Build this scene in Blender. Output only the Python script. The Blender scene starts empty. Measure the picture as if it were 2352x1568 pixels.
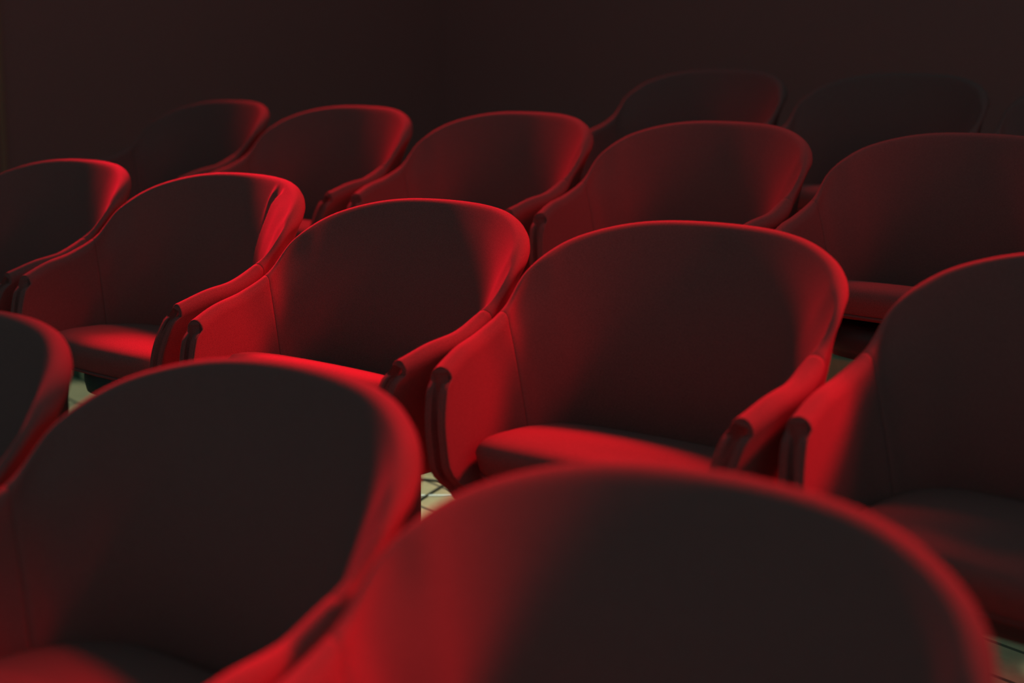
import bpy, bmesh, math, random
from mathutils import Vector, Matrix
random.seed(4)
scene = bpy.context.scene
col = scene.collection

# ------------------------------------------------------------------ materials
def principled(name, base, rough=0.8, spec=0.3):
    m = bpy.data.materials.new(name); m.use_nodes = True
    b = m.node_tree.nodes['Principled BSDF']
    b.inputs['Base Color'].default_value = (*base, 1)
    b.inputs['Roughness'].default_value = rough
    b.inputs['Specular IOR Level'].default_value = spec
    return m, m.node_tree, b

def fabric(name, c0, c1, bump=0.25, scale=900):
    m, t, b = principled(name, c0, 0.95, 0.08)
    n = t.nodes
    tc = n.new('ShaderNodeTexCoord')
    nz = n.new('ShaderNodeTexNoise'); nz.inputs['Scale'].default_value = scale; nz.inputs['Detail'].default_value = 3
    mx = n.new('ShaderNodeMix'); mx.data_type = 'RGBA'
    mx.inputs['A'].default_value = (*c0, 1); mx.inputs['B'].default_value = (*c1, 1)
    rp = n.new('ShaderNodeValToRGB'); rp.color_ramp.elements[0].position = .35; rp.color_ramp.elements[1].position = .65
    t.links.new(tc.outputs['Object'], nz.inputs['Vector'])
    t.links.new(nz.outputs['Fac'], rp.inputs['Fac'])
    t.links.new(rp.outputs['Color'], mx.inputs['Factor'])
    t.links.new(mx.outputs['Result'], b.inputs['Base Color'])
    bp = n.new('ShaderNodeBump'); bp.inputs['Strength'].default_value = bump; bp.inputs['Distance'].default_value = .0006
    t.links.new(nz.outputs['Fac'], bp.inputs['Height']); t.links.new(bp.outputs['Normal'], b.inputs['Normal'])
    return m

M_RED = fabric('red_wool', (.24, .057, .055), (.155, .036, .034))
M_SEAM = fabric('red_piping', (.18, .042, .040), (.14, .034, .032))
M_STEEL = principled('black_steel', (.02, .02, .02), .45, .4)[0]
M_WALL = fabric('dark_wall_cloth', (.41, .080, .077), (.38, .074, .072), .1, 60)
M_TRIM = principled('brown_trim', (.42, .09, .06), .6, .2)[0]
M_CABLE = principled('grey_cable', (.05, .045, .035), .6, .3)[0]
M_NOSE = principled('metal_strip', (.85, .85, .82), .35, .5)[0]

def floor_mat():
    m, t, b = principled('pale_floor_boards', (.70, .68, .50), .6, .3)
    n = t.nodes
    tc = n.new('ShaderNodeTexCoord')
    mp = n.new('ShaderNodeMapping'); mp.inputs['Rotation'].default_value = (0, 0, math.radians(12))
    br = n.new('ShaderNodeTexBrick'); br.inputs['Scale'].default_value = 1
    br.inputs['Color1'].default_value = (.52, .40, .235, 1); br.inputs['Color2'].default_value = (.46, .355, .21, 1)
    br.inputs['Mortar'].default_value = (.10, .09, .06, 1); br.inputs['Mortar Size'].default_value = .006
    br.inputs['Brick Width'].default_value = .9; br.inputs['Row Height'].default_value = .14
    nz = n.new('ShaderNodeTexNoise'); nz.inputs['Scale'].default_value = 25; nz.inputs['Detail'].default_value = 4
    mx = n.new('ShaderNodeMix'); mx.data_type = 'RGBA'; mx.blend_type = 'MULTIPLY'; mx.inputs['Factor'].default_value = .35
    t.links.new(tc.outputs['Object'], mp.inputs['Vector']); t.links.new(mp.outputs['Vector'], br.inputs['Vector'])
    t.links.new(tc.outputs['Object'], nz.inputs['Vector'])
    t.links.new(br.outputs['Color'], mx.inputs['A']); t.links.new(nz.outputs['Fac'], mx.inputs['B'])
    t.links.new(mx.outputs['Result'], b.inputs['Base Color'])
    return m
M_FLOOR = floor_mat()

# ------------------------------------------------------------------ helpers
def link_mesh(name, bm, mat, parent=None, smooth=True):
    bmesh.ops.recalc_face_normals(bm, faces=bm.faces)
    me = bpy.data.meshes.new(name); bm.to_mesh(me); bm.free()
    me.materials.append(mat)
    if smooth:
        for p in me.polygons: p.use_smooth = True
    o = bpy.data.objects.new(name, me); col.objects.link(o)
    if parent: o.parent = parent
    return o

def box_bm(bm, lo, hi, bevel=0.0):
    r = bmesh.ops.create_cube(bm, size=1)
    v = r['verts']
    for q in v:
        q.co = Vector([lo[i] + (q.co[i] + .5) * (hi[i] - lo[i]) for i in range(3)])
    if bevel:
        ed = list({e for q in v for e in q.link_edges})
        bmesh.ops.bevel(bm, geom=ed, offset=bevel, segments=2, affect='EDGES', profile=.5)

def structure(name, lo, hi, mat, bevel=0):
    bm = bmesh.new(); box_bm(bm, lo, hi, bevel)
    o = link_mesh(name, bm, mat, smooth=False); o['kind'] = 'structure'
    return o

def tube_bm(bm, pts, r, seg=10):
    rings = []
    for i, p in enumerate(pts):
        a = pts[max(i - 1, 0)]; b = pts[min(i + 1, len(pts) - 1)]
        t = (b - a).normalized()
        u = t.cross(Vector((0, 0, 1)))
        if u.length < 1e-4: u = t.cross(Vector((0, 1, 0)))
        u.normalize(); w = u.cross(t)
        rings.append([bm.verts.new(p + u * r * math.cos(2 * math.pi * k / seg) + w * r * math.sin(2 * math.pi * k / seg)) for k in range(seg)])
    for a, b in zip(rings, rings[1:]):
        for k in range(seg):
            bm.faces.new((a[k], a[(k + 1) % seg], b[(k + 1) % seg], b[k]))
    bm.faces.new(rings[0][::-1]); bm.faces.new(rings[-1])

def lathe_bm(bm, prof, seg=32):
    rings = [[bm.verts.new((r * math.cos(2 * math.pi * k / seg), r * math.sin(2 * math.pi * k / seg) + .12, z)) for k in range(seg)] for r, z in prof]
    for a, b in zip(rings, rings[1:]):
        for k in range(seg):
            bm.faces.new((a[k], a[(k + 1) % seg], b[(k + 1) % seg], b[k]))
    bm.faces.new(rings[0][::-1]); bm.faces.new(rings[-1])

# ------------------------------------------------------------------ the armchair
# crest of the tub (half, centre of the back -> arm tip), x sideways, y forward, z up
CREST = [(0, -.0258, .826), (.1196, -.0080, .8225), (.2046, .0300, .8074), (.268, .0845, .7788),
         (.2985, .1517, .734), (.2988, .2146, .6765), (.3015, .2864, .6429), (.2916, .3582, .6273), (.2781, .4202, .6059)]
# line the shell comes down to (z = ZB)
ZB = .40
FOOT = [(0, .085), (.085, .092), (.150, .108), (.192, .140), (.217, .185), (.230, .240), (.237, .300), (.240, .365), (.239, .428)]
NECK = 5.15          # where back and arm are sewn together
def cr(P, t):
    n = len(P); i = min(int(t), n - 2); f = t - i
    g = lambda k: Vector(P[k]) if 0 <= k < n else None
    b, c = g(i), g(i + 1)
    if i == 0:
        a = Vector(P[1]).copy(); a[0] = -a[0]
    else: a = g(i - 1)
    e = g(i + 2) or (2 * c - b)
    return .5 * (2 * b + (c - a) * f + (2 * a - 5 * b + 4 * c - e) * f * f + (3 * b - a - 3 * c + e) * f ** 3)
def at_s(P, s):
    v = cr(P, abs(s))
    if s < 0: v[0] = -v[0]
    return v
def smooth01(x):
    x = min(max(x, 0), 1); return x * x * (3 - 2 * x)

def mid(s, u):
    c = at_s(CREST, s); f = at_s(FOOT, s)
    lip = 1 - (1 - u) ** 2.0                 # lip flares at the top then goes steep
    arm = smooth01((abs(s) - 3.3) / 1.5)
    g = lip * (1 - arm) + arm * (.15 * lip + .85 * u)
    x = c[0] + (f[0] - c[0]) * g; y = c[1] + (f[1] - c[1]) * g
    tip = smooth01((abs(s) - 6.3) / 1.7)     # front of the arm swells forward
    d = u * (c[2] - ZB)
    bow = .034 * math.sin(min(d / .115, 1) * math.pi / 2) - .045 * max(0, (d - .15) / .055) ** 2
    y += tip * bow
    return Vector((x, y, c[2] + (ZB - c[2]) * u))

def shell_ring(s, shrink=1.0, extra=0.0, push=0.0, pucker=0.0):
    """closed profile through the padding at position s along the crest"""
    e = .02
    s0, s1 = max(s - e, -8), min(s + e, 8)
    NU = 16
    us = [(k / NU) ** 1.25 for k in range(NU + 1)]
    pts_i, pts_o = [], []
    arm = smooth01((abs(s) - 4.9) / .8)
    back = 1 - arm
    z0 = mid(s, 0)
    for u in us:
        p = mid(s, u)
        t = mid(s1, u) - mid(s0, u); t.normalize()
        du = mid(s, min(u + .02, 1)) - mid(s, max(u - .02, 0)); du.normalize()
        n = t.cross(du); n.normalize()
        if n.dot(Vector((p.x, p.y - .30, 0))) < 0: n = -n     # outward
        wing = math.exp(-((abs(s) - 4.35) / .75) ** 4)
        h = .0175 + .003 * arm + .012 * back * smooth01(u * 1.2)
        h *= 1 - .55 * wing * (1 - smooth01(u * 3.5))
        h = (h + extra) * shrink
        p = p + t * push * (1 if s > 0 else -1)
        hi = h
        if pucker and s < 0:                 # loose cover bunched up on one wing
            v = abs(s)
            hi += pucker * smooth01((v - 1.42) / .20) * (1 - smooth01((v - 2.3) / 1.8)) * smooth01(u * 9) * (1 - smooth01((u - .30) / .35))
            hi += pucker * .45 * math.exp(-((v - 1.10) / .09) ** 2) * smooth01(u * 10) * (1 - smooth01((u - .10) / .18))
        pts_i.append((p - n * hi, n, p, h)); pts_o.append(p + n * h)
    # rounded top between inner[0] and outer[0]
    pi, n, p, h = pts_i[0]
    up = Vector((0, 0, 1)); up = (up - n * up.dot(n)).normalized()
    off = up * (-h)                          # keep the very top at the crest height
    ring = [q[0] + (off if k == 0 else off * max(0, 1 - us[k] * 6)) for k, q in enumerate(pts_i)][::-1]
    for k in range(1, 8):
        a = math.pi * k / 8
        ring.append(p + off - n * h * math.cos(a) + up * h * math.sin(a))
    ring += [q + (off if k == 0 else off * max(0, 1 - us[k] * 6)) for k, q in enumerate(pts_o)]
    # rounded bottom
    pi, n, p, h = pts_i[-1]
    for k in range(1, 6):
        a = math.pi * k / 6
        ring.append(p + n * h * math.cos(a) - Vector((0, 0, 1)) * h * .8 * math.sin(a))
    return ring

def loft(bm, rings, cap0=True, cap1=True):
    vr = [[bm.verts.new(p) for p in r] for r in rings]
    n = len(vr[0])
    for a, b in zip(vr, vr[1:]):
        for k in range(n):
            bm.faces.new((a[k], a[(k + 1) % n], b[(k + 1) % n], b[k]))
    if cap0: bm.faces.new(vr[0][::-1])
    if cap1: bm.faces.new(vr[-1])
    return vr

def scaled(ring, f, move=Vector((0, 0, 0))):
    """shrink a profile towards its own middle line (pairs inner with outer)"""
    n = len(ring); NI = 17; res = []
    c_of = []
    # inner runs bottom..top (0..16), top arc 17..23, outer 24..40, bottom arc 41..45
    for k in range(n):
        if k <= 16: m = (ring[k] + ring[40 - k]) / 2
        elif k <= 23: m = (ring[16] + ring[24]) / 2
        elif k <= 40: m = (ring[k] + ring[40 - k]) / 2
        else: m = (ring[0] + ring[40]) / 2
        res.append(m + (ring[k] - m) * f + move)
    return res

def frange(a, b, n): return [a + (b - a) * k / n for k in range(n + 1)]

def make_backrest(parent, pucker=0.0):
    ss = frange(-NECK, NECK, 220 if pucker else 72)
    rings = [shell_ring(s, pucker=pucker) for s in ss]
    def ends(r, nxt):
        d = (sum((a - b for a, b in zip(r, nxt)), Vector()) / len(r)).normalized()
        return [scaled(r, .6, d * .0010), scaled(r, .975, d * .0008)]
    rings = ends(rings[0], rings[1]) + rings + ends(rings[-1], rings[-2])[::-1]
    bm = bmesh.new(); loft(bm, rings)
    return link_mesh('backrest', bm, M_RED, parent)

def make_arm(parent, sg):
    a0 = NECK + .03
    ss = frange(a0, 8, 30)
    rings = []
    for s in ss:
        rings.append(shell_ring(sg * s, extra=.0004 * smooth01((s - a0) / .25)))
    def direction(r, nxt): return (sum((a - b for a, b in zip(r, nxt)), Vector()) / len(r)).normalized()
    d0 = direction(rings[0], rings[1]); d1 = direction(rings[-1], rings[-2])
    back = [scaled(rings[0], .6, d0 * .0010), scaled(rings[0], .975, d0 * .0008)]
    last = rings[-1]
    front = [scaled(last, .99, d1 * .0016), scaled(last, .96, d1 * .0030), scaled(last, .90, d1 * .0036), scaled(last, .87, d1 * .0030)]
    bm = bmesh.new(); loft(bm, back + rings + front)
    arm = link_mesh('armrest', bm, M_RED, parent)
    # sewn-in front panel, slightly sunk inside the rounded edge
    bm = bmesh.new()
    loft(bm, [scaled(last, .86, d1 * .0015), scaled(last, .86, d1 * .0032), scaled(last, .80, d1 * .0040), scaled(last, .3, d1 * .0044)])
    link_mesh('front_panel', bm, M_RED, arm)
    return arm

def make_seat(parent):
    bm = bmesh.new()
    W, Y0, Y1 = .227, .128, .432
    cy = (Y0 + Y1) / 2; hy = (Y1 - Y0) / 2
    N = 72
    def outline(f, k):
        a = 2 * math.pi * k / N
        c, s = math.cos(a), math.sin(a)
        ex = 2 / 7.0
        x = W * f * math.copysign(abs(c) ** ex, c); y = hy * f * math.copysign(abs(s) ** ex, s)
        if y > 0: y += .012 * f * (1 - (x / W) ** 2)          # front edge bows out
        return x, cy + y
    def top(x, y):
        q = (y - Y0) / (Y1 - Y0)
        q = min(max(q, 0), 1)
        return .466 + .030 * math.sin(q * math.pi * .66) + .005 * (1 - (x / W) ** 2)
    rings = []
    prof = [(.87, 0.0, 'b'), (.93, .005, 'b'), (.965, .018, 'b'), (.985, .036, 'b')]
    for f, dz, _ in prof:
        rings.append([Vector((*outline(f, k), .424 + dz)) for k in range(N)])
    for f, dr in ((.992, .80), (.972, .50), (.94, .26), (.87, .10), (.79, .03), (.66, 0), (.5, 0), (.33, 0), (.16, 0), (.04, 0)):
        r = []
        for k in range(N):
            x, y = outline(f, k); z = top(x, y)
            zl = .462
            r.append(Vector((x, y, z - (z - zl) * dr)))
        rings.append(r)
    loft(bm, rings)
    s = link_mesh('seat_cushion', bm, M_RED, parent)
    # piping round the seat's lower edge
    bm = bmesh.new()
    pts = [Vector((*outline(.945, k), .431)) for k in range(N)]
    pts.append(pts[0].copy())
    tube_bm(bm, pts, .0035, 6)
    link_mesh('piping', bm, M_SEAM, s)
    return s

def make_frame(parent):
    bm = bmesh.new()
    N = 40; rings = []
    for f, z in ((.80, .345), (.97, .352), (1, .372), (1, .418), (.9, .4235)):
        r = []
        for k in range(N):
            a = 2 * math.pi * k / N; c, s = math.cos(a), math.sin(a)
            x = .185 * f * math.copysign(abs(c) ** .6, c); y = .26 + .125 * f * math.copysign(abs(s) ** .6, s)
            r.append(Vector((x, y, z)))
        rings.append(r)
    loft(bm, rings)
    link_mesh('seat_frame', bm, M_STEEL, parent)
    bm = bmesh.new()
    lathe_bm(bm, [(.030, .010), (.034, .014), (.030, .03), (.028, .31), (.045, .335), (.07, .347)])
    link_mesh('pedestal', bm, M_STEEL, parent)
    bm = bmesh.new()
    lathe_bm(bm, [(.118, .0), (.120, .003), (.119, .007), (.112, .010), (.03, .0115)])
    pl = link_mesh('base_plate', bm, M_STEEL, parent)
    for k in range(4):
        a = math.pi / 4 + k * math.pi / 2
        bm = bmesh.new()
        bmesh.ops.create_cone(bm, cap_ends=True, segments=6, radius1=.008, radius2=.008, depth=.008,
                              matrix=Matrix.Translation((.085 * math.cos(a), .12 + .085 * math.sin(a), .0135)))
        link_mesh('bolt', bm, M_STEEL, pl, smooth=False)

def make_chair():
    root = bpy.data.objects.new('tub_chair', None); col.objects.link(root)
    root.empty_display_size = .1
    make_backrest(root)
    make_arm(root, -1); make_arm(root, 1)
    make_seat(root); make_frame(root)
    return root

def copy_tree(o, parent=None):
    c = o.copy(); col.objects.link(c)
    if parent:
        c.parent = parent
    for ch in list(o.children):
        copy_tree(ch, c)
    return c

CHAIRS = [
 # x, y, z, rot, label, group
 (.0197, .0179, -.0008, .0749, 'large red tub chair right of centre, its left inner arm and seat cushion brightly lit', 'middle'),
 (.6419, .0318, -.0055, .0013, 'red tub chair at the centre of the picture with brightly lit right wing', 'middle'),
 (1.3279, -.0255, .0024, .0041, 'red tub chair with puckered fabric fold on its right wing, left of the central chair', 'middle'),
 (1.9787, -.0272, -.0014, .0297, 'red tub chair cut by the left edge, in the row with the central chair', 'middle'),
 (-.6682, -.0184, .0052, -.0954, 'dim red tub chair cut by the right edge, only its left arm brightly lit', 'middle'),
 (.6604, -1.0376, .1263, .0113, 'softly lit red tub chair directly behind the large brightest chair right of centre', 'behind'),
 (1.3138, -1.0404, .1274, .0022, 'lit red tub chair directly behind the central chair, bright rim and right wing', 'behind'),
 (1.9826, -1.0312, .1233, .0236, 'darker red tub chair, second visible of the row behind, beyond the puckered chair', 'behind'),
 (2.6336, -1.0597, .1206, -.0548, 'almost dark tub chair at the far left, only its right wing glowing red', 'behind'),
 (-.0061, -1.035, .1256, -.0239, 'unlit dark tub chair at the right edge behind, with a lit strip of seat cushion', 'behind'),
 (.6474, 1.0254, -.1147, .0373, 'blurred dim tub chair corner at the lower left edge of the picture', 'front'),
 (-.0092, 1.0094, -.1029, .0251, 'big blurred tub chair in the lower left foreground with dark inside and lit right rim', 'front'),
 (-.6584, 1.0525, -.1059, .066, 'biggest blurred tub chair in the bottom foreground with lit left inside', 'front'),
 (-.66, -2.06, .25, 0.0, 'nearly black tub chair at the right end of the dark furthest row', 'far'),
 (0, -2.06, .25, 0.0, 'nearly black tub chair of the furthest row, second from its right end', 'far'),
 (.66, -2.06, .25, 0.0, 'nearly black tub chair of the furthest row, third from its right end', 'far'),
 (1.32, -2.06, .25, 0.0, 'nearly black tub chair at the left end of the dark furthest row', 'far'),
]
GROUPS = {'middle': 'tub chairs of the middle row', 'behind': 'tub chairs of the row behind', 'front': 'tub chairs of the blurred front row', 'far': 'tub chairs of the dark far row'}
proto = make_chair()
for i, (x, y, z, r, lab, g) in enumerate(CHAIRS):
    o = proto if i == 0 else copy_tree(proto)
    o.location = (x, y, z); o.rotation_euler = (0, 0, r)
    if i == 2:
        for ch in list(o.children):
            if ch.name.startswith('backrest'): bpy.data.objects.remove(ch)
        make_backrest(o, .016)
    tilt = {1: 12.0, 2: -2.0, 4: -6.0, 9: 4.5}.get(i, 0.0)
    for ch in o.children:                                   # tip-up seats do not all rest at the same angle
        if ch.name.startswith('seat_cushion'):
            a = math.radians(tilt)
            ch.rotation_euler = (a, 0, 0)
            p = Vector((0, .13, .45)); ch.location = p - Matrix.Rotation(a, 3, 'X') @ p
    o['label'] = lab; o['category'] = 'chair'; o['group'] = GROUPS[g]

# ------------------------------------------------------------------ room
X0, X1 = -4.0, 4.6
def tread(name, y0, y1, z):
    return structure(name, (X0, y0, z - .30), (X1, y1, z), M_FLOOR)
bmf = bmesh.new()
steps = [(3.6, 1.42, -.2147 - .02), (1.42, .40, -.1147), (.40, -.64, -.0055), (-.64, -1.67, .1206), (-1.67, -2.7, .2485), (-2.7, -4.2, .37)]
prof = []
for ya, yb, z in steps: prof += [(ya, z), (yb, z)]
prof += [(-4.2, -.5), (3.6, -.5)]
va = [bmf.verts.new((X0, y, z)) for y, z in prof]; vb = [bmf.verts.new((X1, y, z)) for y, z in prof]
n = len(prof)
for k in range(n): bmf.faces.new((va[k], va[(k + 1) % n], vb[(k + 1) % n], vb[k]))
bmf.faces.new(va); bmf.faces.new(vb[::-1])
fl = link_mesh('floor', bmf, M_FLOOR, smooth=False); fl['kind'] = 'structure'
structure('wall_back', (X0, -4.4, -.5), (X1 + .2, -4.2, 4.2), M_WALL)
structure('wall_left', (X1, -4.2, -.5), (X1 + .2, 3.6, 4.2), M_WALL)
structure('trim_1', (X1 - .012, -1.365, -.2), (X1, -1.335, 4.2), M_TRIM, .003)
# metal strip let into the floor between two rows, and the cable lying bent beside it
d = Vector((-.057, -.054, 0)).normalized(); w = Vector((-d.y, d.x, 0))
bm = bmesh.new()
box_bm(bm, (-.25, -.004, 0), (.25, .004, .004), .001)
bmesh.ops.transform(bm, matrix=Matrix.Translation((1.135, -.475, -.0055)) @ Matrix.Rotation(math.atan2(d.y, d.x), 4, 'Z'), verts=bm.verts)
o = link_mesh('trim_2', bm, M_NOSE, smooth=False); o['kind'] = 'structure'
bm = bmesh.new()
pts = [Vector(p) for p in ((1.42, -.46, 0), (1.31, -.53, 0), (1.215, -.572, 0), (1.203, -.574, 0), (1.198, -.566, 0), (1.18, -.52, 0), (1.14, -.40, 0), (1.1, -.25, 0))]
tube_bm(bm, [p + Vector((0, 0, -.0055 + .0035)) for p in pts], .0035, 8)
o = link_mesh('cable', bm, M_CABLE); o['label'] = 'thin dark cable bent on the pale floor between two middle chairs'; o['category'] = 'cable'

# ------------------------------------------------------------------ light
w_ = bpy.data.worlds.new('World'); scene.world = w_; w_.use_nodes = True
bg = w_.node_tree.nodes['Background']
bg.inputs['Color'].default_value = (.070, .245, .245, 1); bg.inputs['Strength'].default_value = 1.0

def spot(name, loc, target, power, color, angle, blend=.8, size=.12):
    l = bpy.data.lights.new(name, 'SPOT'); l.energy = power; l.color = color
    l.spot_size = math.radians(angle); l.spot_blend = blend; l.shadow_soft_size = size
    o = bpy.data.objects.new(name, l); col.objects.link(o); o.location = loc
    dv = Vector(target) - Vector(loc)
    o.rotation_euler = dv.to_track_quat('-Z', 'Y').to_euler()
    return o
RED = (1.0, .004, .035)
LAMPS = [
 ('A', 'stage_light_left', (3.6, -.80, 1.98), (1.25, .0, .74), 2000, 26, 1.0, .28),
 ('B', 'stage_light_right', (-.2, -2.5, 3.8), (.98, .40, .56), 4200, 9.5, 1.0, .40),
 ('I', 'right_beam_split', (-.2, -2.5, 3.8), (.13, .34, .52), 4000, 11.5, 1.0, .40),  # right spot split into a second beam, so the seat between stays dimmer
 ('F', 'arm_fill_spot', (-1.3, -2.2, 2.7), (-.38, .38, .55), 2100, 10, 1.0, .20),  # added narrow spot, only to brighten the right-edge chair's left arm
 ('H', 'wing_fill_spot', (-2.2, -.9, 2.6), (.24, .16, .74), 330, 10, 1.0, .30),  # weak spot added to lift the large chair's left wing
 ('C', 'row_behind_fill', (-2.2, -1.8, 3.0), (1.05, -.9, .76), 420, 18, 1.0, .60),  # extra spot put in to light left arms of the row behind
 ('G', 'row_behind_left_fill', (3.9, -2.1, 3.0), (1.65, -1.0, .9), 1050, 36, 1.0, .40),  # extra spot put in for right wings of the row behind
 ('D', 'front_chair_fill', (-2.5, -.75, 3.4), (-.55, 1.16, .72), 4300, 8.5, 1.0, .35),  # added spot, aimed at the left inside of the nearest chair
 ('E', 'front_rim_fill', (2.6, -1.2, 3.0), (.05, 1.15, .70), 2600, 14, 1.0, .20),  # added spot that brightens right rims and wings in the front row
]
for key, nm, loc, tgt, pw, ang, bl, sz in LAMPS:
    spot(nm, loc, tgt, pw, RED, ang, bl, sz)
FLOOR_FILL = (.85, 1, .80)  # tint of the added overhead spots that brighten patches of floor
spot('floor_fill_spot', (1.2, -.42, 4.5), (1.2, -.42, 0), 800, FLOOR_FILL, 7, .6, .03)
spot('floor_fill_spot', (2.77, -.45, 4.5), (2.77, -.45, 0), 260, FLOOR_FILL, 7, .6, .03)
spot('floor_fill_spot', (-.50, -.45, 4.5), (-.50, -.45, 0), 420, FLOOR_FILL, 2.4, .5, .02)

# ------------------------------------------------------------------ camera
R = [[-0.7624882975220598, -0.6468229271736627, 0.015221597301376464], [0.13345543595813117, -0.13421253029920382, 0.9819249682760443], [0.6330886531562037, -0.750737702259038, -0.18865751946764353]]
cam = bpy.data.cameras.new('camera'); co = bpy.data.objects.new('camera', cam); col.objects.link(co)
m = Matrix(((R[0][0], R[1][0], -R[2][0], -1.35543), (R[0][1], R[1][1], -R[2][1], 2.19950), (R[0][2], R[1][2], -R[2][2], 1.10411), (0, 0, 0, 1)))
co.matrix_world = m
cam.sensor_width = 36; cam.lens = 51.8395; cam.clip_start = .05
cam.dof.use_dof = True; cam.dof.focus_distance = 2.95; cam.dof.aperture_fstop = 2.2
scene.camera = co
scene.view_settings.view_transform = 'Standard'; scene.view_settings.look = 'None'
scene.view_settings.exposure = 0; scene.view_settings.gamma = 1
